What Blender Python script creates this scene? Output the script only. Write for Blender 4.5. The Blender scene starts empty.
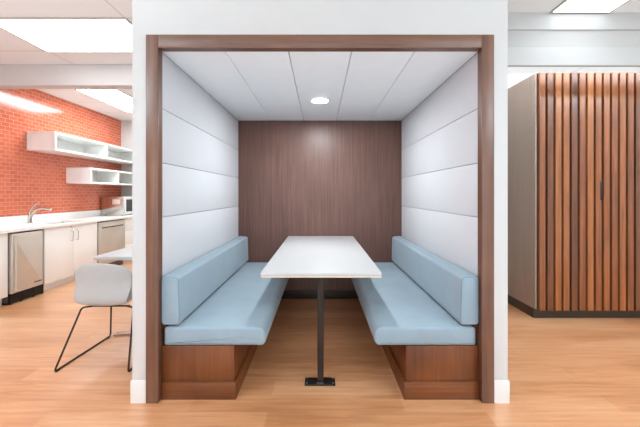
import bpy, bmesh, math, random
from mathutils import Vector, Matrix
random.seed(4)
scn = bpy.context.scene
COL = scn.collection
R = math.radians

# ------------------------------------------------------------------ materials
def srgb(r, g, b):
    f = lambda c: (c/255/12.92) if c/255 <= 0.04045 else ((c/255+0.055)/1.055)**2.4
    return (f(r), f(g), f(b), 1.0)

def new_mat(name):
    m = bpy.data.materials.new(name); m.use_nodes = True
    nt = m.node_tree
    return m, nt, nt.nodes['Principled BSDF']

def N(nt, t, **kw):
    n = nt.nodes.new(t)
    for k, v in kw.items():
        if k in n.inputs: n.inputs[k].default_value = v
        else: setattr(n, k, v)
    return n

def ramp(nt, fac, stops):
    r = nt.nodes.new('ShaderNodeValToRGB')
    el = r.color_ramp.elements
    while len(el) < len(stops): el.new(0.5)
    for e, (p, c) in zip(el, stops): e.position = p; e.color = c
    nt.links.new(fac, r.inputs['Fac'])
    return r.outputs['Color']

def coords(nt, scale=(1, 1, 1), loc=(0, 0, 0)):
    g = N(nt, 'ShaderNodeNewGeometry')
    mp = nt.nodes.new('ShaderNodeMapping')
    mp.inputs['Scale'].default_value = scale; mp.inputs['Location'].default_value = loc
    nt.links.new(g.outputs['Position'], mp.inputs['Vector'])
    return mp.outputs['Vector']

def bump(nt, b, h, strength=0.2, dist=0.002):
    n = N(nt, 'ShaderNodeBump', Strength=strength, Distance=dist)
    nt.links.new(h, n.inputs['Height']); nt.links.new(n.outputs['Normal'], b.inputs['Normal'])

def plain(name, col, rough=0.5, metal=0.0, noise=0.04, nscale=8.0, spec=0.5, bumpy=0.0, bscale=200):
    m, nt, b = new_mat(name)
    n = N(nt, 'ShaderNodeTexNoise', Scale=nscale, Detail=4.0)
    nt.links.new(coords(nt), n.inputs['Vector'])
    lo = tuple(max(0, c*(1-noise)) for c in col[:3])+(1,); hi = tuple(min(1, c*(1+noise)) for c in col[:3])+(1,)
    nt.links.new(ramp(nt, n.outputs['Fac'], [(0.3, lo), (0.7, hi)]), b.inputs['Base Color'])
    b.inputs['Roughness'].default_value = rough; b.inputs['Metallic'].default_value = metal
    b.inputs['Specular IOR Level'].default_value = spec
    if bumpy:
        n2 = N(nt, 'ShaderNodeTexNoise', Scale=bscale, Detail=2.0)
        nt.links.new(coords(nt), n2.inputs['Vector']); bump(nt, b, n2.outputs['Fac'], bumpy, 0.001)
    return m

def wood(name, dark, light, axis='Z', rough=0.35, scale=6.0, stretch=18.0, blotch=0.35, spec=0.5, coat=0.0):
    """grain running along `axis`"""
    m, nt, b = new_mat(name)
    s = [scale*stretch/4]*3; s['XYZ'.index(axis)] = scale/6
    n = N(nt, 'ShaderNodeTexNoise', Scale=1.0, Detail=6.0, Roughness=0.65, Distortion=0.3)
    nt.links.new(coords(nt, s), n.inputs['Vector'])
    n2 = N(nt, 'ShaderNodeTexNoise', Scale=3.0, Detail=3.0)
    nt.links.new(coords(nt), n2.inputs['Vector'])
    mx = N(nt, 'ShaderNodeMix', data_type='FLOAT')
    mx.inputs[0].default_value = blotch
    nt.links.new(n.outputs['Fac'], mx.inputs[2]); nt.links.new(n2.outputs['Fac'], mx.inputs[3])
    nt.links.new(ramp(nt, mx.outputs[0], [(0.3, dark), (0.7, light)]), b.inputs['Base Color'])
    b.inputs['Roughness'].default_value = rough; b.inputs['Specular IOR Level'].default_value = spec
    b.inputs['Coat Weight'].default_value = coat; b.inputs['Coat Roughness'].default_value = 0.2
    bump(nt, b, n.outputs['Fac'], 0.08, 0.001)
    return m

def emit(name, col, strength):
    m, nt, b = new_mat(name)
    b.inputs['Base Color'].default_value = (0.8, 0.8, 0.8, 1)
    b.inputs['Emission Color'].default_value = col; b.inputs['Emission Strength'].default_value = strength
    return m

def floor_mat():
    m, nt, b = new_mat('laminate planks')
    br = N(nt, 'ShaderNodeTexBrick', Scale=1.0)
    br.offset = 0.37; br.inputs['Brick Width'].default_value = 1.25; br.inputs['Row Height'].default_value = 0.145
    br.inputs['Mortar Size'].default_value = 0.0012; br.inputs['Bias'].default_value = 0.0
    br.inputs['Color1'].default_value = (0, 0, 0, 1); br.inputs['Color2'].default_value = (1, 1, 1, 1)
    br.inputs['Mortar'].default_value = (0.1, 0.1, 0.1, 1)
    nt.links.new(coords(nt, loc=(0.3, 0.02, 0)), br.inputs['Vector'])
    n = N(nt, 'ShaderNodeTexNoise', Scale=1.0, Detail=6.0, Roughness=0.6, Distortion=0.6)
    nt.links.new(coords(nt, (2.4, 36, 1)), n.inputs['Vector'])
    n2 = N(nt, 'ShaderNodeTexNoise', Scale=1.0, Detail=3.0)
    nt.links.new(coords(nt, (1.1, 5, 1)), n2.inputs['Vector'])
    a = N(nt, 'ShaderNodeMix', data_type='FLOAT'); a.inputs[0].default_value = 0.45
    nt.links.new(n.outputs['Fac'], a.inputs[2]); nt.links.new(n2.outputs['Fac'], a.inputs[3])
    c = N(nt, 'ShaderNodeMix', data_type='FLOAT'); c.inputs[0].default_value = 0.13
    nt.links.new(a.outputs[0], c.inputs[2]); nt.links.new(br.outputs['Color'], c.inputs[3])
    nt.links.new(ramp(nt, c.outputs[0], [(0.34, FLOOR_D), (0.5, FLOOR_M), (0.66, FLOOR_L)]), b.inputs['Base Color'])
    b.inputs['Roughness'].default_value = 0.32
    b.inputs['Coat Weight'].default_value = 0.8; b.inputs['Coat Roughness'].default_value = 0.3; b.inputs['Coat IOR'].default_value = 1.6
    bump(nt, b, br.outputs['Fac'], -0.15, 0.001)
    return m

def tile_mat():
    m, nt, b = new_mat('orange subway tile')
    br = N(nt, 'ShaderNodeTexBrick', Scale=1.0)
    br.offset = 0.5; br.inputs['Brick Width'].default_value = 0.104; br.inputs['Row Height'].default_value = 0.052
    br.inputs['Mortar Size'].default_value = 0.0028; br.inputs['Bias'].default_value = 0.0
    br.inputs['Mortar Smooth'].default_value = 0.3
    br.inputs['Color1'].default_value = srgb(190, 92, 64); br.inputs['Color2'].default_value = srgb(206, 108, 80)
    br.inputs['Mortar'].default_value = srgb(216, 156, 130)
    g = N(nt, 'ShaderNodeNewGeometry'); sp = N(nt, 'ShaderNodeSeparateXYZ'); cb = N(nt, 'ShaderNodeCombineXYZ')
    nt.links.new(g.outputs['Position'], sp.inputs[0])
    nt.links.new(sp.outputs['Y'], cb.inputs['X']); nt.links.new(sp.outputs['Z'], cb.inputs['Y'])
    nt.links.new(cb.outputs[0], br.inputs['Vector'])
    nt.links.new(br.outputs['Color'], b.inputs['Base Color'])
    mr = N(nt, 'ShaderNodeMapRange'); mr.inputs['To Min'].default_value = 0.12; mr.inputs['To Max'].default_value = 0.6
    nt.links.new(br.outputs['Fac'], mr.inputs[0]); nt.links.new(mr.outputs[0], b.inputs['Roughness'])
    bump(nt, b, br.outputs['Fac'], -0.4, 0.002)
    return m

def ceiling_mat():
    m, nt, b = new_mat('acoustic ceiling tile')
    br = N(nt, 'ShaderNodeTexBrick', Scale=1.0)
    br.offset = 0.0; br.inputs['Brick Width'].default_value = 1.2; br.inputs['Row Height'].default_value = 0.594
    br.inputs['Mortar Size'].default_value = 0.006
    br.inputs['Color1'].default_value = srgb(230, 236, 238); br.inputs['Color2'].default_value = srgb(233, 239, 241)
    br.inputs['Mortar'].default_value = srgb(205, 203, 198)
    nt.links.new(coords(nt, loc=(2.872+2.4, -2.574+5.94, 0)), br.inputs['Vector'])
    nt.links.new(br.outputs['Color'], b.inputs['Base Color']); b.inputs['Roughness'].default_value = 0.9
    n2 = N(nt, 'ShaderNodeTexNoise', Scale=90.0, Detail=2.0)
    nt.links.new(coords(nt), n2.inputs['Vector']); bump(nt, b, n2.outputs['Fac'], 0.1, 0.001)
    return m

def fabric(name, col, var=0.10, scale=420):
    m, nt, b = new_mat(name)
    w = N(nt, 'ShaderNodeTexNoise', Scale=scale, Detail=2.0)
    nt.links.new(coords(nt), w.inputs['Vector'])
    n = N(nt, 'ShaderNodeTexNoise', Scale=5.0, Detail=4.0)
    nt.links.new(coords(nt), n.inputs['Vector'])
    a = N(nt, 'ShaderNodeMix', data_type='FLOAT'); a.inputs[0].default_value = 0.45
    nt.links.new(w.outputs['Fac'], a.inputs[2]); nt.links.new(n.outputs['Fac'], a.inputs[3])
    lo = tuple(c*(1-var) for c in col[:3])+(1,); hi = tuple(min(1, c*(1+var)) for c in col[:3])+(1,)
    nt.links.new(ramp(nt, a.outputs[0], [(0.35, lo), (0.65, hi)]), b.inputs['Base Color'])
    b.inputs['Roughness'].default_value = 0.85; b.inputs['Specular IOR Level'].default_value = 0.3
    b.inputs['Sheen Weight'].default_value = 0.15
    bump(nt, b, w.outputs['Fac'], 0.15, 0.001)
    return m

def slat_mat():
    m, nt, b = new_mat('oiled walnut slats')
    n = N(nt, 'ShaderNodeTexNoise', Scale=1.0, Detail=6.0, Roughness=0.6, Distortion=0.4)
    nt.links.new(coords(nt, (28, 28, 1.6)), n.inputs['Vector'])
    g = N(nt, 'ShaderNodeNewGeometry'); sp = N(nt, 'ShaderNodeSeparateXYZ')
    nt.links.new(g.outputs['Position'], sp.inputs[0])
    a = N(nt, 'ShaderNodeMath', operation='SUBTRACT'); a.inputs[1].default_value = SLAT_X0
    d = N(nt, 'ShaderNodeMath', operation='DIVIDE'); d.inputs[1].default_value = SLAT_P
    f = N(nt, 'ShaderNodeMath', operation='FLOOR')
    nt.links.new(sp.outputs['X'], a.inputs[0]); nt.links.new(a.outputs[0], d.inputs[0]); nt.links.new(d.outputs[0], f.inputs[0])
    wn = N(nt, 'ShaderNodeTexWhiteNoise', noise_dimensions='1D')
    nt.links.new(f.outputs[0], wn.inputs['W'])
    mx = N(nt, 'ShaderNodeMix', data_type='FLOAT'); mx.inputs[0].default_value = 0.35
    nt.links.new(n.outputs['Fac'], mx.inputs[2]); nt.links.new(wn.outputs['Value'], mx.inputs[3])
    nt.links.new(ramp(nt, mx.outputs[0], [(0.2, srgb(66, 31, 7)), (0.5, srgb(122, 64, 20)), (0.8, srgb(172, 104, 48))]), b.inputs['Base Color'])
    b.inputs['Roughness'].default_value = 0.3
    b.inputs['Coat Weight'].default_value = 1.0; b.inputs['Coat Roughness'].default_value = 0.22; b.inputs['Coat IOR'].default_value = 1.5
    bump(nt, b, n.outputs['Fac'], 0.08, 0.001)
    return m

FLOOR_D, FLOOR_M, FLOOR_L = srgb(176, 116, 72), srgb(206, 146, 102), srgb(220, 170, 128)
SLAT_X0, SLAT_P = 2.165, 0.0795
M = {}
M['floor'] = floor_mat()
M['bounce_floor'] = fabric('pale grey carpet', srgb(186, 190, 194), 0.08, 300)
M['tile'] = tile_mat()
M['ceiling'] = ceiling_mat()
M['wall'] = plain('white wall paint', srgb(199, 198, 196), 0.7, noise=0.01, bumpy=0.05)
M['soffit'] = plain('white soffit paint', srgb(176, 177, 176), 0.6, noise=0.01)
M['base'] = plain('white baseboard', srgb(220, 219, 216), 0.5, noise=0.01)
M['casing'] = wood('walnut casing', srgb(84, 54, 42), srgb(130, 92, 72), 'Z', 0.35)
M['casing_h'] = wood('walnut casing head', srgb(84, 54, 42), srgb(130, 92, 72), 'X', 0.35)
M['veneer'] = wood('brown veneer', srgb(76, 48, 40), srgb(114, 80, 69), 'Z', 0.42, scale=9, stretch=28, blotch=0.2)
M['bench'] = wood('bench walnut', srgb(76, 37, 14), srgb(130, 74, 36), 'X', 0.34, scale=9, blotch=0.4)
M['bench_v'] = wood('bench walnut panel', srgb(76, 37, 14), srgb(130, 74, 36), 'Z', 0.34, scale=9, blotch=0.4)
M['panel'] = fabric('white acoustic panel', srgb(200, 202, 206), 0.015, 300)
M['cpanel'] = plain('white ceiling panel', srgb(241, 245, 247), 0.6, noise=0.01)
M['gap'] = plain('dark joint', srgb(96, 96, 98), 0.9)
M['blue'] = fabric('blue upholstery', srgb(140, 158, 169), 0.09)
M['bluepipe'] = fabric('blue piping', srgb(92, 130, 152), 0.06)
M['ttop'] = plain('white laminate top', srgb(188, 188, 188), 0.35, noise=0.01)
M['tedge'] = plain('pale edge band', srgb(226, 208, 188), 0.5, noise=0.03)
M['black'] = plain('black powder coat', srgb(24, 22, 22), 0.4)
M['bronze'] = plain('dark bronze metal', srgb(42, 32, 27), 0.38, 0.35)
M['steelbolt'] = plain('bolt steel', srgb(190, 190, 188), 0.3, 1.0)
M['slats'] = slat_mat()
M['carcass'] = wood('grey brown laminate', srgb(136, 118, 106), srgb(148, 131, 120), 'Z', 0.4, blotch=0.2)
M['groove'] = plain('groove shade brown', srgb(44, 26, 18), 0.6)
M['toe'] = plain('dark toe kick', srgb(46, 36, 26), 0.5)
M['cab'] = plain('white cabinet laminate', srgb(240, 240, 238), 0.35, noise=0.01)
M['quartz'] = plain('white quartz', srgb(240, 240, 238), 0.25, noise=0.02, nscale=60)
M['steel'] = plain('brushed stainless steel', srgb(204, 197, 186), 0.45, 0.55, noise=0.05, nscale=4)
M['mirrorsteel'] = plain('polished stainless steel', srgb(200, 194, 188), 0.16, 1.0, noise=0.02, nscale=4)
M['steeldark'] = plain('dark stainless steel', srgb(110, 106, 100), 0.4, 0.8)
M['chrome'] = plain('satin nickel', srgb(206, 200, 192), 0.22, 1.0, noise=0.02)
M['glassblk'] = plain('dark microwave glass', srgb(60, 58, 56), 0.1)
M['greyplastic'] = plain('light grey plastic', srgb(205, 205, 203), 0.4)
M['label'] = plain('white paper label', srgb(206, 184, 172), 0.6, noise=0.01)
M['shell'] = plain('pale grey chair shell', srgb(176, 181, 181), 0.5, noise=0.02, nscale=30)
M['rod'] = plain('brown black steel rod', srgb(50, 42, 36), 0.4, 0.4)
M['frame'] = plain('light fixture frame', srgb(168, 160, 148), 0.5)
M['diff'] = emit('lit diffuser', (0.86, 0.95, 1.0, 1), 5.0)
M['diff_kitchen'] = emit('lit kitchen diffuser', (0.80, 0.95, 1.0, 1), 20.0)
M['diff_right'] = emit('lit right diffuser', (0.90, 0.95, 1.0, 1), 5.0)
M['lens'] = emit('lit downlight lens', (1, 0.98, 0.95, 1), 30.0)
M['ring'] = plain('white trim ring', srgb(245, 245, 245), 0.4)
M['mull'] = plain('window frame paint', srgb(150, 150, 150), 0.5)

# ------------------------------------------------------------------ mesh helpers
def BM(): return bmesh.new()

def merge(bm, t):
    me = bpy.data.meshes.new('tmp'); t.to_mesh(me); t.free()
    bm.from_mesh(me); bpy.data.meshes.remove(me)

def box(bm, x0, x1, y0, y1, z0, z1, bev=0.0, seg=2):
    t = BM()
    bmesh.ops.create_cube(t, size=1.0)
    for v in t.verts:
        v.co = Vector(((x0+x1)/2+v.co.x*(x1-x0), (y0+y1)/2+v.co.y*(y1-y0), (z0+z1)/2+v.co.z*(z1-z0)))
    if bev: bmesh.ops.bevel(t, geom=t.edges[:], offset=bev, segments=seg, profile=0.5, affect='EDGES')
    merge(bm, t); return bm

def prism(bm, poly, axis, a, b, bev=0.0, seg=2):
    """poly of 2D points extruded along axis (0,1,2) from a to b"""
    t = BM()
    def P(u, v, w):
        return Vector((w, u, v)) if axis == 0 else Vector((u, w, v)) if axis == 1 else Vector((u, v, w))
    A = [t.verts.new(P(u, v, a)) for u, v in poly]; B = [t.verts.new(P(u, v, b)) for u, v in poly]
    n = len(poly)
    ca = t.faces.new(A); cb = t.faces.new(B[::-1])
    for i in range(n): t.faces.new((A[i], B[i], B[(i+1) % n], A[(i+1) % n]))
    bmesh.ops.recalc_face_normals(t, faces=t.faces[:])
    if bev:
        es = {e for f in (ca, cb) for e in f.edges}
        bmesh.ops.bevel(t, geom=list(es), offset=bev, segments=seg, profile=0.5, affect='EDGES')
    merge(bm, t); return bm

def rrect(x0, x1, y0, y1, rs, seg=6):
    """rounded rectangle; rs = radii at (x0y0, x1y0, x1y1, x0y1)"""
    out = []
    for (cx, cy, sx, sy, a0), r in zip(((x0, y0, 1, 1, 180), (x1, y0, -1, 1, 270), (x1, y1, -1, -1, 0), (x0, y1, 1, -1, 90)), rs):
        if r <= 0: out.append((cx, cy)); continue
        for k in range(seg+1):
            a = R(a0+90*k/seg); out.append((cx+sx*r+r*math.cos(a), cy+sy*r+r*math.sin(a)))
    return out

def cyl(bm, c, r, h, axis='Z', seg=24, r2=None, bev=0.0):
    t = BM()
    bmesh.ops.create_cone(t, cap_ends=True, segments=seg, radius1=r, radius2=r if r2 is None else r2, depth=h)
    if bev:
        es = [e for e in t.edges if len(e.link_faces) == 2 and any(len(f.verts) > 4 for f in e.link_faces)]
        bmesh.ops.bevel(t, geom=es, offset=bev, segments=2, profile=0.5, affect='EDGES')
    m = {'Z': Matrix(), 'X': Matrix.Rotation(R(90), 4, 'Y'), 'Y': Matrix.Rotation(R(-90), 4, 'X')}[axis]
    bmesh.ops.transform(t, matrix=Matrix.Translation(c) @ m, verts=t.verts[:])
    merge(bm, t); return bm

def fillet(pts, r, n=5, closed=False):
    P = [Vector(p) for p in pts]; out = []
    k = len(P)
    for i in range(k):
        if not closed and i in (0, k-1): out.append(P[i]); continue
        p, q, s = P[i-1], P[i], P[(i+1) % k]
        d1, d2 = (p-q), (s-q); rr = min(r, d1.length*0.45, d2.length*0.45)
        a, b = q+d1.normalized()*rr, q+d2.normalized()*rr
        for j in range(n+1):
            t = j/n; out.append(a*(1-t)**2+q*2*t*(1-t)+b*t*t)
    return out

def tube(bm, pts, r, seg=10, closed=False, radii=None):
    P = [Vector(p) for p in pts]; n = len(P); rings = []
    T0 = None; nrm = None
    for i in range(n):
        if closed: T = (P[(i+1) % n]-P[i-1]).normalized()
        else: T = (P[min(i+1, n-1)]-P[max(i-1, 0)]).normalized()
        if nrm is None: nrm = T.orthogonal().normalized()
        else: nrm = (T0.rotation_difference(T) @ nrm).normalized()
        T0 = T; bn = T.cross(nrm); rr = radii[i] if radii else r
        rings.append([bm.verts.new(P[i]+nrm*rr*math.cos(2*math.pi*k/seg)+bn*rr*math.sin(2*math.pi*k/seg)) for k in range(seg)])
    for i in range(n if closed else n-1):
        A, B = rings[i], rings[(i+1) % n]
        for k in range(seg): bm.faces.new((A[k], A[(k+1) % seg], B[(k+1) % seg], B[k]))
    if not closed: bm.faces.new(rings[0][::-1]); bm.faces.new(rings[-1])
    return bm

ORI = {}
def obj(name, bm, m, parent=None, label=None):
    me = bpy.data.meshes.new(name)
    bmesh.ops.recalc_face_normals(bm, faces=bm.faces[:])
    o = bpy.data.objects.new(name, me); COL.objects.link(o)
    if parent is not None:
        org = ORI[parent.name]; o.parent = parent
    else:
        xs = [v.co for v in bm.verts]
        org = Vector(((min(v.x for v in xs)+max(v.x for v in xs))/2, (min(v.y for v in xs)+max(v.y for v in xs))/2, min(v.z for v in xs)))
        o.location = org
    ORI[o.name] = org
    for v in bm.verts: v.co -= org
    for f in bm.faces: f.smooth = True
    bm.to_mesh(me); bm.free()
    me.set_sharp_from_angle(angle=R(38))
    me.materials.append(m)
    if label: o['label'] = label
    return o

def tag(o, label, cat, group=None):
    o['label'] = label; o['category'] = cat
    if group: o['group'] = group
    return o

def thing(name, label, cat, loc, group=None):
    o = bpy.data.objects.new(name, None); COL.objects.link(o)
    o.empty_display_size = 0.1; o.location = loc; ORI[o.name] = Vector(loc)
    return tag(o, label, cat, group)

def struct(name, bm, m, parent=None):
    o = obj(name, bm, m, parent)
    if parent is None: o['kind'] = 'structure'
    return o

def bx(*a, **k): return box(BM(), *a, **k)

# ------------------------------------------------------------------ setting
CZ = 2.76                    # ceiling height
YF, YB = 1.80, 3.59          # booth front wall plane, booth back panel
KX, KY = -4.09, 6.17         # tiled wall plane, kitchen end wall
RX, BY = 4.6, -3.0           # right wall, window wall behind the viewer

struct('floor', bx(KX-0.1, RX+0.1, 0.9, KY+0.1, -0.1, 0.0), M['floor'])
struct('floor_bounce', bx(KX-0.1, RX+0.1, BY-0.1, 0.9, -0.1, 0.0), M['bounce_floor'])  # unseen pale floor added behind the camera to reduce warm bounce
struct('ceiling', bx(KX-0.1, RX+0.1, BY-0.1, KY+0.1, CZ, CZ+0.1), M['ceiling'])
struct('wall_left', bx(KX-0.1, KX, BY, KY, 0, CZ), M['tile'])
struct('wall_kitchen_end', bx(KX-0.1, -1.126, KY, KY+0.1, 0, CZ), M['wall'])
struct('wall_kitchen_right', bx(-1.126, -1.03, 3.76, KY+0.1, 0, CZ), M['wall'])
struct('wall_right', bx(RX, RX+0.1, BY, 3.86, 0, CZ), M['wall'])
struct('wall_rear_right', bx(1.126, RX+0.1, 3.76, 3.86, 0, CZ), M['wall'])
# window wall behind the viewer: three wide openings
w = BM(); px = [KX, -3.7, -1.35, -1.05, 1.3, 1.6, 4.2, RX]
box(w, KX-0.1, RX+0.1, BY-0.1, BY, 0, 0.45); box(w, KX-0.1, RX+0.1, BY-0.1, BY, 2.6, CZ)
for i in (0, 2, 4, 6): box(w, px[i], px[i+1], BY-0.1, BY, 0.45, 2.6)
struct('wall_back', w, M['wall'])

# booth shell
def front_poly():
    W, O, Zt = 1.126, 1.008, 2.16
    return [(-W, 0), (-O, 0), (-O, Zt), (O, Zt), (O, 0), (W, 0), (W, CZ), (-W, CZ)]
struct('wall_booth_front', prism(BM(), front_poly(), 1, YF, YF+0.10), M['wall'])
for s, n in ((-1, 'left'), (1, 'right')):
    x0, x1 = sorted((s*1.008, s*1.126))
    struct('wall_booth_'+n, bx(x0, x1, YF+0.10, 3.76, 0, CZ), M['wall'])
    a, b = sorted((s*1.0415, s*1.132))
    prof = [(YF-0.009, 0), (YF-0.001, 0), (YF-0.001, 0.135), (YF-0.006, 0.135), (YF-0.010, 0.127)]
    struct('baseboard_'+n, prism(BM(), prof, 0, a, b), M['base'])
struct('wall_booth_back', bx(-1.008, 1.008, YB, 3.76, 0.0, 2.155), M['veneer'])
struct('ceiling_booth', bx(-1.008, 1.008, 1.9, 3.59, 2.157, 2.2), M['gap'])

# walnut casing round the opening: two legs and a head, with jamb liner behind the face boards
XI, XO, ZI, ZO = 0.966, 1.040, 2.122, 2.202
for s, n in ((-1, '1'), (1, '2')):
    b = BM()
    x0, x1 = sorted((s*XI, s*XO)); box(b, x0, x1, 1.789, YF-0.0005, 0, ZO, 0.003)
    x0, x1 = sorted((s*(XI+0.004), s*1.006)); box(b, x0, x1, YF-0.002, 1.846, 0, ZI+0.03)
    struct('trim_'+n, b, M['casing'])
b = BM(); box(b, -XI, XI, 1.789, YF-0.0005, ZI, ZO, 0.003); box(b, -XI, XI, YF-0.002, 1.846, ZI+0.004, 2.158)
struct('trim_3', b, M['casing_h'])

# dark skirting at the foot of the booth back wall
struct('baseboard_booth', bx(-0.5, 0.5, YB-0.012, YB-0.0005, 0, 0.10, 0.002), M['toe'])

# ceiling beam on the left, stepped soffit on the right
struct('ceiling_beam', bx(KX, -1.126, 3.49, 3.62, 2.515, CZ, 0.004), M['wall'])
sof = [(2.495, CZ), (2.515, 2.700), (2.535, 2.640), (2.547, 2.640), (2.552, 2.634), (2.580, 2.508), (2.566, 2.505), (2.566, 2.352), (2.571, 2.348), (2.590, 2.348), (2.610, 2.37), (2.64, CZ)]
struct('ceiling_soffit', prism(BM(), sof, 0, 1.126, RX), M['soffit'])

# ------------------------------------------------------------------ booth lining panels
rows = [(0.700, 1.1045), (1.1075, 1.4415), (1.4445, 1.7775), (1.7805, 2.1262)]
rown = ['lowest', 'second lowest', 'second highest', 'topmost']
for s, side in ((-1, 'left'), (1, 'right')):
    for (z0, z1), rn in zip(rows, rown):
        x0, x1 = sorted((s*0.975, s*1.004))
        o = obj('acoustic_panel', bx(x0, x1, 1.848, YB-0.003, z0, z1, 0.003, 2), M['panel'])
        extra = ' just above the blue backrest' if rn == 'lowest' else ''
        tag(o, f'{rn} of four white wall panels on the booth\'s {side} side{extra}', 'wall panel', 'white side panels lining the booth')
cn = ['leftmost white booth ceiling panel beside the left wall panels', 'white booth ceiling panel second from the left', 'middle white booth ceiling panel holding the round downlight',
      'white booth ceiling panel second from the right', 'rightmost white booth ceiling panel beside the right wall panels']
for i in range(5):
    wd = 1.95/5; x0 = -0.975+i*wd
    bmx = bx(x0+(0.0022 if i else 0), x0+wd-(0.0022 if i < 4 else 0), 1.848, YB-0.003, 2.127, 2.154, 0.003, 2)
    tag(obj('ceiling_panel', bmx, M['cpanel']), cn[i], 'ceiling panel', 'ceiling panels inside the booth')

t = thing('recessed_downlight', 'round lit downlight in the middle of the booth ceiling', 'light', (0, 2.80, 2.118))
b = BM()
tube(b, [(0.082*math.cos(2*math.pi*k/32), 2.80+0.082*math.sin(2*math.pi*k/32), 2.122) for k in range(32)], 0.0055, 8, closed=True)
obj('trim_ring', b, M['ring'], t)
obj('lens', cyl(BM(), (0, 2.80, 2.1225), 0.077, 0.007, seg=32), M['lens'], t)

# ------------------------------------------------------------------ benches
def bench(s, side):
    t = thing('booth_bench', f'blue upholstered wood bench along the {side} side of the booth', 'bench', (s*0.72, 2.7, 0), 'booth benches')
    def X(a, b): return sorted((s*a, s*b))
    y0 = 1.824; y1 = YB-0.004
    x0, x1 = X(0.525, 0.9665)
    obj('base', bx(x0, x1, y0+0.006, y1, 0.10, 0.324, 0.002), M['bench_v'], t)
    x0, x1 = X(0.510, 0.9665)
    obj('plinth', bx(x0, x1, y0-0.004, YB-0.014, 0.0, 0.108, 0.004), M['bench'], t)
    x0, x1 = X(0.953, 0.9665)
    obj('back_rail', bx(x0, x1, y0+0.03, y1, 0.3245, 0.73, 0.002), M['bench'], t)
    # seat cushion: waterfall front edge
    pr = rrect(0.333, 0.952, 0.325, 0.436, (0.030, 0.012, 0.02, 0.052), 7)
    pr = [(s*x, z) for x, z in pr]
    seat = obj('seat_cushion', prism(BM(), pr, 1, y0+0.004, y1, 0.016, 4), M['blue'], t)
    z = 0.341
    b = BM(); tube(b, [(s*0.93, y0+0.005, z), (s*0.37, y0+0.005, z)], 0.0022, 6)
    obj('seam', b, M['bluepipe'], seat)
    # backrest cushion, slightly wider at its foot
    pr = [(0.9675, 0.452), (0.8535, 0.452), (0.861, 0.742), (0.9675, 0.752)]
    def rnd(poly, r):
        return [(v.x, v.y) for v in fillet([(p[0], p[1], 0) for p in poly], r, 5, closed=True)]
    pr = [(s*x, z) for x, z in rnd(pr, 0.022)]
    br = obj('backrest_cushion', prism(BM(), pr, 1, y0, y1, 0.010, 3), M['blue'], t)
    pp = rnd([(0.963, 0.457), (0.858, 0.457), (0.8655, 0.738), (0.963, 0.747)], 0.018)
    b = BM(); tube(b, [(s*x, y0+0.0045, z) for x, z in pp], 0.003, 6, closed=True)
    obj('piping', b, M['bluepipe'], br)
bench(-1, 'left'); bench(1, 'right')

# ------------------------------------------------------------------ booth table
t = thing('booth_table', 'long white booth table on a single dark post between the blue benches', 'table', (0, 2.0, 0))
pl = rrect(-0.380, 0.395, 1.906, YB-0.003, (0.008, 0.008, 0.004, 0.004), 4)
top = obj('tabletop', prism(BM(), pl, 2, 0.7255, 0.748, 0.002, 2), M['ttop'], t)
pl = rrect(-0.379, 0.394, 1.907, YB-0.004, (0.008, 0.008, 0.004, 0.004), 4)
obj('edge_band', prism(BM(), pl, 2, 0.718, 0.7255, 0.001, 1), M['tedge'], top)
pl = rrect(-0.017, 0.025, 1.969, 2.011, (0.004,)*4, 3)
obj('post', prism(BM(), pl, 2, 0.006, 0.718), M['bronze'], t)
bp = obj('base_plate', bx(-0.100, 0.100, 1.952, 2.028, 0.0, 0.010, 0.002), M['black'], t)
for x in (-0.086, 0.086):
    for y in (1.966, 2.014):
        obj('bolt', cyl(BM(), (x, y, 0.0125), 0.0055, 0.005, seg=6), M['steelbolt'], bp)
obj('weld_tab', bx(-0.024, 0.024, 1.956, 1.970, 0.010, 0.016, 0.001), M['steeldark'], bp)
obj('mounting_plate', bx(-0.12, 0.12, 1.95, 2.03, 0.711, 0.7178, 0.001), M['black'], t)

# ------------------------------------------------------------------ slatted cabinet on the right
CX0, CX1, CYF, CYB = 2.148, 3.47, 2.97, 3.75
CT = 2.455
t = thing('slatted_cabinet', 'tall wood cabinet with vertical brown slats beside the white booth wall', 'cabinet', (2.81, 3.36, 0))
b = BM(); box(b, CX0, CX1, CYF+0.028, CYB, 0.100, CT, 0.002)
obj('carcass', b, M['carcass'], t)
obj('toe_kick', bx(CX0+0.004, CX1-0.004, CYF+0.055, CYB-0.005, 0.0, 0.0995), M['toe'], t)
def slat_door(x0, n, name='door'):
    """one continuous ribbed profile: n slats with grooves"""
    g, d, c = 0.021, 0.024, 0.003
    pts = []
    yb = CYF+0.0275
    pts.append((x0, yb))
    for i in range(n):
        a = x0+i*SLAT_P+g/2; e = a+SLAT_P-g
        y = CYF; gy = CYF+d
        if i == 0: pts.append((x0, gy))
        pts += [(a, gy), (a, y+c), (a+c, y), (e-c, y), (e, y+c), (e, gy)]
    pts.append((x0+n*SLAT_P, gy)); pts.append((x0+n*SLAT_P, yb))
    o = obj(name, prism(BM(), pts, 2, 0.094, CT-0.002), M['slats'], t)
    o.data.materials.append(M['groove'])           # groove faces coloured dark to deepen the shade between slats
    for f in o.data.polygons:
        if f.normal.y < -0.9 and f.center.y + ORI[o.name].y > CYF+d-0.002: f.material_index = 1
    return o
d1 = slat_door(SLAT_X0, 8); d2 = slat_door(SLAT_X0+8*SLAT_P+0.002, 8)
hx = SLAT_X0+8*SLAT_P-0.003
obj('handle', bx(hx-0.022, hx-0.002, CYF-0.004, CYF+0.0235, 1.19, 1.372, 0.002), M['black'], d1)

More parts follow.
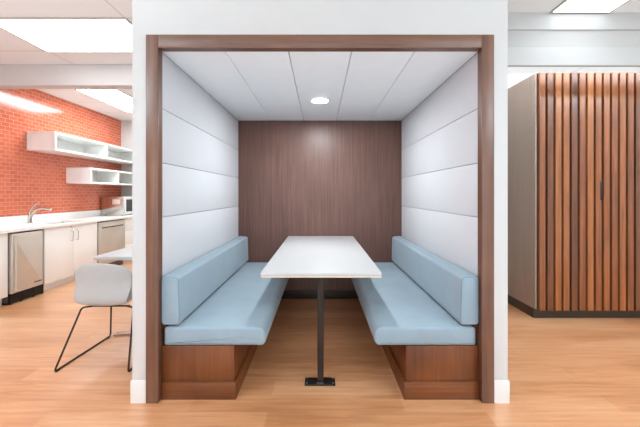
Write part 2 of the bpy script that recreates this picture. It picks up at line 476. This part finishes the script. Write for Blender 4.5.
# ------------------------------------------------------------------ ceiling lights
def ceil_light(x0, x1, y0, y1, label, m='diff'):
    t = thing('ceiling_light', label, 'light', ((x0+x1)/2, (y0+y1)/2, CZ-0.02), 'lit panels in the room ceiling')
    f = 0.014; b = BM(); z0, z1 = CZ-0.012, CZ-0.0005
    box(b, x0, x1, y0, y0+f, z0, z1); box(b, x0, x1, y1-f, y1, z0, z1)
    box(b, x0, x0+f, y0+f, y1-f, z0, z1); box(b, x1-f, x1, y0+f, y1-f, z0, z1)
    obj('frame', b, M['frame'], t)
    obj('diffuser', bx(x0+f, x1-f, y0+f, y1-f, CZ-0.009, CZ-0.002), M[m], t)
ceil_light(-2.885, -1.660, 2.562, 3.180, 'wide lit ceiling panel in front of the white beam, upper left')
ceil_light(-3.52, -2.92, 4.30, 5.52, 'lit ceiling panel behind the white beam over the kitchen counter', 'diff_kitchen')
ceil_light(1.905, 2.400, 1.28, 2.490, 'lit ceiling panel above the slatted cabinet at the upper right', 'diff_right')

# ------------------------------------------------------------------ kitchen
KF = -3.49     # cabinet fronts
def bar_pull(parent, x, y, z0, z1):
    b = BM()
    tube(b, fillet([(x, y, z0), (x+0.032, y, z0), (x+0.032, y, z1), (x, y, z1)], 0.006, 3), 0.0055, 8)
    obj('bar_handle', b, M['chrome'], parent)
def carcass(bm, y0, y1, z0, z1):
    xb = KX+0.002; xf = KF-0.022
    box(bm, xb, xf, y0, y0+0.018, z0, z1); box(bm, xb, xf, y1-0.018, y1, z0, z1)
    box(bm, xb, xf, y0+0.018, y1-0.018, z0, z0+0.018); box(bm, xb, xb+0.012, y0+0.018, y1-0.018, z0+0.018, z1)
    return bm
ZT = 0.817
t = thing('base_cabinet', 'white cabinet left of the stainless steel undercounter fridge', 'cabinet', (-3.79, 2.7, 0))
obj('body', carcass(BM(), 2.05, 3.355, 0.10, ZT), M['cab'], t)
for a, c in ((2.05, 2.70), (2.703, 3.355)):
    obj('door', bx(KF-0.0215, KF, a+0.001, c-0.001, 0.102, ZT-0.004, 0.0015), M['cab'], t)
obj('toe_kick', bx(KX+0.01, KF-0.07, 2.05, 3.355, 0, 0.0995), M['cab'], t)

t = thing('base_cabinet', 'white two door sink cabinet between fridge and dishwasher', 'cabinet', (-3.79, 4.25, 0))
obj('body', carcass(BM(), 3.80, 4.70, 0.10, ZT), M['cab'], t)
for a, c, hy in ((3.80, 4.25, 4.205), (4.25, 4.70, 4.295)):
    d = obj('door', bx(KF-0.0215, KF, a+0.0015, c-0.0015, 0.102, ZT-0.004, 0.0015), M['cab'], t)
    bar_pull(d, KF-0.001, hy, 0.60, 0.74)
    if a < 4: obj('lock', cyl(BM(), (KF+0.003, 4.20, 0.79), 0.008, 0.008, 'X', 12), M['chrome'], d)
obj('toe_kick', bx(KX+0.01, KF-0.07, 3.80, 4.70, 0, 0.0995), M['cab'], t)

t = thing('drawer_cabinet', 'white drawer cabinet under the microwave at the counter\'s far end', 'cabinet', (-3.79, 5.76, 0))
obj('body', carcass(BM(), 5.36, KY-0.004, 0.10, ZT), M['cab'], t)
for z0, z1 in ((0.102, 0.34), (0.343, 0.58), (0.583, ZT-0.004)):
    d = obj('drawer', bx(KF-0.0215, KF, 5.362, KY-0.006, z0, z1, 0.0015), M['cab'], t)
obj('toe_kick', bx(KX+0.01, KF-0.07, 5.36, KY-0.004, 0, 0.0995), M['cab'], t)

t = thing('undercounter_fridge', 'stainless steel undercounter fridge with a black grille below the white counter', 'fridge', (-3.75, 3.58, 0))
obj('body', bx(KX+0.03, KF-0.02, 3.368, 3.788, 0.02, 0.806, 0.003), M['steeldark'], t)
pr = rrect(3.372, 3.745, 0.125, 0.795, (0.004,)*4, 2)
d = obj('door', prism(BM(), pr, 0, KF-0.018, KF+0.032, 0.006, 3), M['steel'], t)
b = BM(); tube(b, [(KF+0.044, 3.405, 0.15), (KF+0.044, 3.405, 0.775)], 0.014, 12)
obj('handle', b, M['steel'], d)
obj('badge', bx(KF+0.0315, KF+0.0345, 3.63, 3.73, 0.178, 0.190, 0.0008), M['black'], d)
b = BM(); box(b, KX+0.05, KF-0.03, 3.374, 3.782, 0.0, 0.0195)
for k in range(6): box(b, KF-0.02, KF+0.012, 3.378, 3.778, 0.02+k*0.016, 0.029+k*0.016)
for y in (3.378, 3.50, 3.65, 3.770): box(b, KF-0.0195, KF+0.006, y, y+0.008, 0.0, 0.12)
obj('toe_grille', b, M['black'], t)

t = thing('dishwasher', 'stainless steel dishwasher with a dark pocket handle below the microwave', 'dishwasher', (-3.75, 5.03, 0))
obj('body', bx(KX+0.03, KF-0.02, 4.712, 5.348, 0.0, 0.806, 0.003), M['steeldark'], t)
d = obj('door', bx(KF-0.0195, KF+0.018, 4.716, 5.344, 0.11, 0.795, 0.004), M['steel'], t)
obj('handle_pocket', bx(KF+0.016, KF+0.020, 4.78, 5.29, 0.700, 0.722, 0.001), M['glassblk'], d)
b = BM(); tube(b, [(KF+0.028, 4.78, 0.726), (KF+0.028, 5.29, 0.726)], 0.010, 8)
obj('handle', b, M['steel'], d)

# countertop with a sink cut-out
CF = -3.458
HX0, HX1, HY0, HY1 = -3.93, -3.56, 3.98, 4.56
t = thing('countertop', 'long white kitchen countertop with a low backsplash under the orange tiles', 'countertop', (-3.77, 4.1, 0.818))
b = BM(); xs = [KX+0.002, HX0, HX1, CF]; ys = [2.05, HY0, HY1, KY-0.003]
z0, z1 = 0.818, 0.850
V = {(i, j, k): b.verts.new((xs[i], ys[j], (z0, z1)[k])) for i in range(4) for j in range(4) for k in range(2)}
for i in range(3):
    for j in range(3):
        if (i, j) == (1, 1): continue
        for k in range(2): b.faces.new((V[i, j, k], V[i+1, j, k], V[i+1, j+1, k], V[i, j+1, k]))
def side(p, q): b.faces.new((V[p+(0,)], V[q+(0,)], V[q+(1,)], V[p+(1,)]))
for i in range(3): side((i, 0), (i+1, 0)); side((i, 3), (i+1, 3)); side((0, i), (0, i+1)); side((3, i), (3, i+1))
side((1, 1), (2, 1)); side((1, 2), (2, 2)); side((1, 1), (1, 2)); side((2, 1), (2, 2))
obj('slab', b, M['quartz'], t)
obj('backsplash', bx(KX+0.002, KX+0.022, 2.05, KY-0.003, 0.8505, 0.955, 0.002), M['quartz'], t)

t = thing('sink', 'stainless undermount sink set in the white countertop below the tap', 'sink', (-3.745, 4.27, 0.62))
b = BM(); e = 0.012
box(b, HX0-e, HX0+0.001, HY0-e, HY1+e, 0.62, 0.817); box(b, HX1-0.001, HX1+e, HY0-e, HY1+e, 0.62, 0.817)
box(b, HX0, HX1, HY0-e, HY0+0.001, 0.62, 0.817); box(b, HX0, HX1, HY1-0.001, HY1+e, 0.62, 0.817); box(b, HX0, HX1, HY0, HY1, 0.62, 0.632)
obj('basin', b, M['steel'], t)
obj('drain', cyl(BM(), (-3.745, 4.27, 0.634), 0.04, 0.005, seg=20), M['chrome'], t)

fx, fy = -3.985, 4.12
t = thing('kitchen_faucet', 'brushed nickel single lever tap behind the sink', 'faucet', (fx, fy, 0.85))
b = BM(); cyl(b, (fx, fy, 0.856), 0.032, 0.012, bev=0.003); cyl(b, (fx, fy, 0.925), 0.024, 0.135, r2=0.021, bev=0.004)
obj('body', b, M['chrome'], t)
sp = fillet([(fx+0.005, fy, 0.93), (fx+0.06, fy+0.01, 1.035), (fx+0.15, fy+0.03, 1.06), (fx+0.245, fy+0.05, 1.035)], 0.06, 6)
b = BM(); tube(b, sp, 0.017, 12, radii=[0.020-0.004*i/(len(sp)-1) if i < len(sp)-3 else 0.019 for i in range(len(sp))])
obj('spout', b, M['chrome'], t)
b = BM(); tube(b, fillet([(fx, fy, 0.99), (fx+0.01, fy+0.004, 1.045), (fx+0.06, fy+0.02, 1.115), (fx+0.10, fy+0.03, 1.125)], 0.03, 4), 0.011, 10)
obj('lever', b, M['chrome'], t)

# microwave on the counter
t = thing('microwave', 'stainless microwave at the far end of the white counter', 'microwave', (-3.84, 5.80, 0.85))
mx0, mx1, my0, my1 = -4.05, -3.64, 5.55, 6.08
obj('body', bx(mx0, mx1, my0, my1, 0.862, 1.205, 0.006), M['mirrorsteel'], t)
d = obj('door', bx(mx1+0.0005, mx1+0.022, my0+0.002, my1-0.13, 0.866, 1.202, 0.004), M['greyplastic'], t)
obj('window', bx(mx1+0.0215, mx1+0.0235, my0+0.05, my1-0.17, 0.92, 1.15, 0.001), M['glassblk'], d)
obj('control_panel', bx(mx1+0.0005, mx1+0.020, my1-0.128, my1-0.002, 0.866, 1.202, 0.004), M['greyplastic'], t)
obj('sticker', bx(mx1-0.20, mx1-0.06, my0-0.0012, my0+0.0002, 1.06, 1.15), M['label'], t)
for x in (mx0+0.05, mx1-0.05):
    for y in (my0+0.05, my1-0.05): obj('foot', cyl(BM(), (x, y, 0.856), 0.015, 0.012, seg=12), M['black'], t)

# open box shelves on the tiles
def shelf(y0, y1, z0, z1, yd, label):
    xb, xf, th = KX+0.002, -3.69, 0.028
    t = thing('floating_shelf', label, 'shelf', ((xb+xf)/2, (y0+y1)/2, z0), 'white box shelves on the tiled wall')
    obj('top_board', bx(xb, xf, y0, y1, z1-th, z1, 0.0015), M['cab'], t)
    obj('bottom_board', bx(xb, xf, y0, y1, z0, z0+th, 0.0015), M['cab'], t)
    for y in (y0, y1-th): obj('end_board', bx(xb, xf-0.001, y+0.0005, y+th-0.0005, z0+th, z1-th), M['cab'], t)
    obj('divider', bx(xb, xf-0.002, yd-th/2, yd+th/2, z0+th, z1-th), M['cab'], t)
    obj('back_board', bx(xb, xb+0.012, y0+th, y1-th, z0+th, z1-th), M['cab'], t)
shelf(4.18, 6.165, 1.858, 2.122, 5.20, 'upper, longer white open box shelf on the orange tiled wall')
shelf(4.83, 6.165, 1.420, 1.675, 5.50, 'lower, shorter white open box shelf above the microwave')

# ------------------------------------------------------------------ cafe table and shell chair
t = thing('cafe_table', 'white square edged table partly hidden behind the booth wall, with a steel foot', 'table', (-1.5, 3.0, 0))
pl = rrect(-1.842, -1.165, 2.43, 3.63, (0.01,)*4, 4)
obj('tabletop', prism(BM(), pl, 2, 0.712, 0.742, 0.002, 2), M['ttop'], t)
for y in (2.66, 3.40):
    b = BM(); xc = -1.503
    prof = [(-1.815, 0.0), (-1.19, 0.0), (-1.19, 0.014), (xc+0.05, 0.040), (xc-0.05, 0.040), (-1.815, 0.014)]
    prism(b, prof, 1, y-0.03, y+0.03, 0.003, 2)
    obj('foot', b, M['chrome'], t)
    pl = rrect(xc-0.035, xc+0.035, y-0.025, y+0.025, (0.008,)*4, 3)
    obj('column', prism(BM(), pl, 2, 0.040, 0.690), M['chrome'], t)
    obj('bracket', bx(-1.78, -1.22, y-0.025, y+0.025, 0.690, 0.7115, 0.002), M['steeldark'], t)

cx, cy = -1.598, 2.48
t = thing('shell_chair', 'pale grey shell chair with a dark wire sled base at the white table', 'chair', (cx, cy, 0))
prof = [(0.225, 0.424), (0.20, 0.438), (0.10, 0.436), (0.0, 0.430), (-0.10, 0.415), (-0.180, 0.404), (-0.232, 0.408), (-0.246, 0.47), (-0.236, 0.57), (-0.246, 0.64), (-0.254, 0.695), (-0.258, 0.725), (-0.259, 0.738)]
half = [0.155, 0.164, 0.171, 0.177, 0.18, 0.186, 0.194, 0.207, 0.218, 0.221, 0.215, 0.195, 0.159]
b = BM(); nu = 13; G = []
for i, ((y, z), h) in enumerate(zip(prof, half)):
    row = []
    for j in range(nu):
        u = -1+2*j/(nu-1)
        back = max(0.0, min(1.0, (z-0.43)/0.12)) if y < -0.12 else 0.0
        yy = y+back*0.050*abs(u)**2.2
        zz = z+(1-back)*0.020*abs(u)**2.5
        if i >= 9: zz -= (0.010, 0.024, 0.034, 0.040)[i-9]*abs(u)**2.5
        row.append(b.verts.new((cx-0.048+u*h, cy+yy, zz)))
    G.append(row)
for i in range(len(G)-1):
    for j in range(nu-1): b.faces.new((G[i][j], G[i][j+1], G[i+1][j+1], G[i+1][j]))
sh = obj('shell', b, M['shell'], t)
md = sh.modifiers.new('thickness', 'SOLIDIFY'); md.thickness = 0.012; md.offset = 0
md = sh.modifiers.new('smooth', 'SUBSURF'); md.levels = 2; md.render_levels = 2
sh.data.set_sharp_from_angle(angle=R(180))
fr = None
for s in (-1, 1):
    p = [(cx+s*0.13, cy-0.20, 0.398), (cx+s*0.195, cy-0.222, 0.396), (cx+s*0.258, cy-0.385, 0.008), (cx+s*0.238, cy+0.150, 0.008), (cx+s*0.212, cy+0.125, 0.418), (cx+s*0.13, cy+0.10, 0.420)]
    b = BM(); tube(b, fillet(p, 0.022, 5), 0.0068, 10)
    run = obj('sled_runner', b, M['rod'], t)
    for y, gx in ((-0.36, 0.257), (0.12, 0.239)):
        obj('glide', bx(cx+s*gx-0.009, cx+s*gx+0.009, cy+y-0.014, cy+y+0.014, 0.0, 0.006, 0.001), M['black'], run)
for y, z in ((-0.195, 0.398), (0.10, 0.418)):
    obj('crossbar', tube(BM(), [(cx-0.15, cy+y, z), (cx+0.15, cy+y, z)], 0.0075, 8), M['rod'], t)

# ------------------------------------------------------------------ light and camera
l = bpy.data.lights.new('downlight_lamp', 'AREA'); l.shape = 'DISK'; l.size = 0.11; l.energy = 21; l.color = (0.93, 0.97, 1.0)
o = bpy.data.objects.new('downlight_lamp', l); COL.objects.link(o); o.location = (0, 2.80, 2.112)
wd = bpy.data.worlds.new('daylight'); scn.world = wd; wd.use_nodes = True
bg = wd.node_tree.nodes['Background']; bg.inputs['Color'].default_value = (0.97, 0.98, 1.0, 1); bg.inputs['Strength'].default_value = 1.2
for i, (a, c) in enumerate(((-3.7, -1.35), (-1.05, 1.3), (1.6, 4.2))):   # daylight coming in through each window
    l = bpy.data.lights.new('window_daylight', 'AREA'); l.shape = 'RECTANGLE'; l.size = c-a; l.size_y = 2.1
    l.energy = 20; l.color = (0.98, 0.98, 1.0)
    o = bpy.data.objects.new('window_daylight', l); COL.objects.link(o)
    o.location = ((a+c)/2, BY-0.15, 1.52); o.rotation_euler = (R(90), 0, 0)

for x, y, e in ((-1.85, 4.6, 26), (-2.6, 0.6, 6), (2.6, -0.2, 28), (3.9, 1.4, 18)):   # unseen fill lights added at ceiling height
    l = bpy.data.lights.new('ceiling_fill', 'AREA'); l.shape = 'RECTANGLE'; l.size = 1.2; l.size_y = 0.6; l.energy = e; l.color = (0.90, 0.96, 1.0)
    o = bpy.data.objects.new('ceiling_fill', l); COL.objects.link(o); o.location = (x, y, CZ-0.02)

for x, y, e in ((-2.6, 0.4, 88), (0.0, -0.9, 34), (2.8, -0.2, 66)):   # added out-of-view uplights, bouncing soft fill off the ceiling
    l = bpy.data.lights.new('uplight_fill', 'AREA'); l.shape = 'RECTANGLE'; l.size = 1.5; l.size_y = 0.25; l.energy = e; l.color = (0.78, 0.93, 1.0)
    o = bpy.data.objects.new('uplight_fill', l); COL.objects.link(o); o.location = (x, y, 2.15); o.rotation_euler = (R(180), 0, 0)

l = bpy.data.lights.new('cornice_fill', 'AREA'); l.shape = 'RECTANGLE'; l.size = 3.0; l.size_y = 0.06; l.energy = 44; l.color = (0.95, 0.97, 1.0)
o = bpy.data.objects.new('cornice_fill', l); COL.objects.link(o); o.location = (2.8, 2.68, 2.47); o.rotation_euler = (R(166), 0, 0)   # hidden strip added behind the cornice to brighten the recess

cam = bpy.data.cameras.new('camera'); co = bpy.data.objects.new('camera', cam); COL.objects.link(co)
co.location = (0, 0, 1.25); co.rotation_euler = (R(90), 0, 0)
cam.sensor_width = 36; cam.lens = 36*300/640; cam.shift_y = -19.5/640; cam.clip_start = 0.05
scn.camera = co
vs = scn.view_settings
vs.view_transform = 'Standard'; vs.look = 'None'; vs.gamma = 1.0; vs.use_curve_mapping = False
vs.exposure = 0.2
scn.cycles.max_bounces = 10; scn.cycles.diffuse_bounces = 6; scn.cycles.sample_clamp_indirect = 6
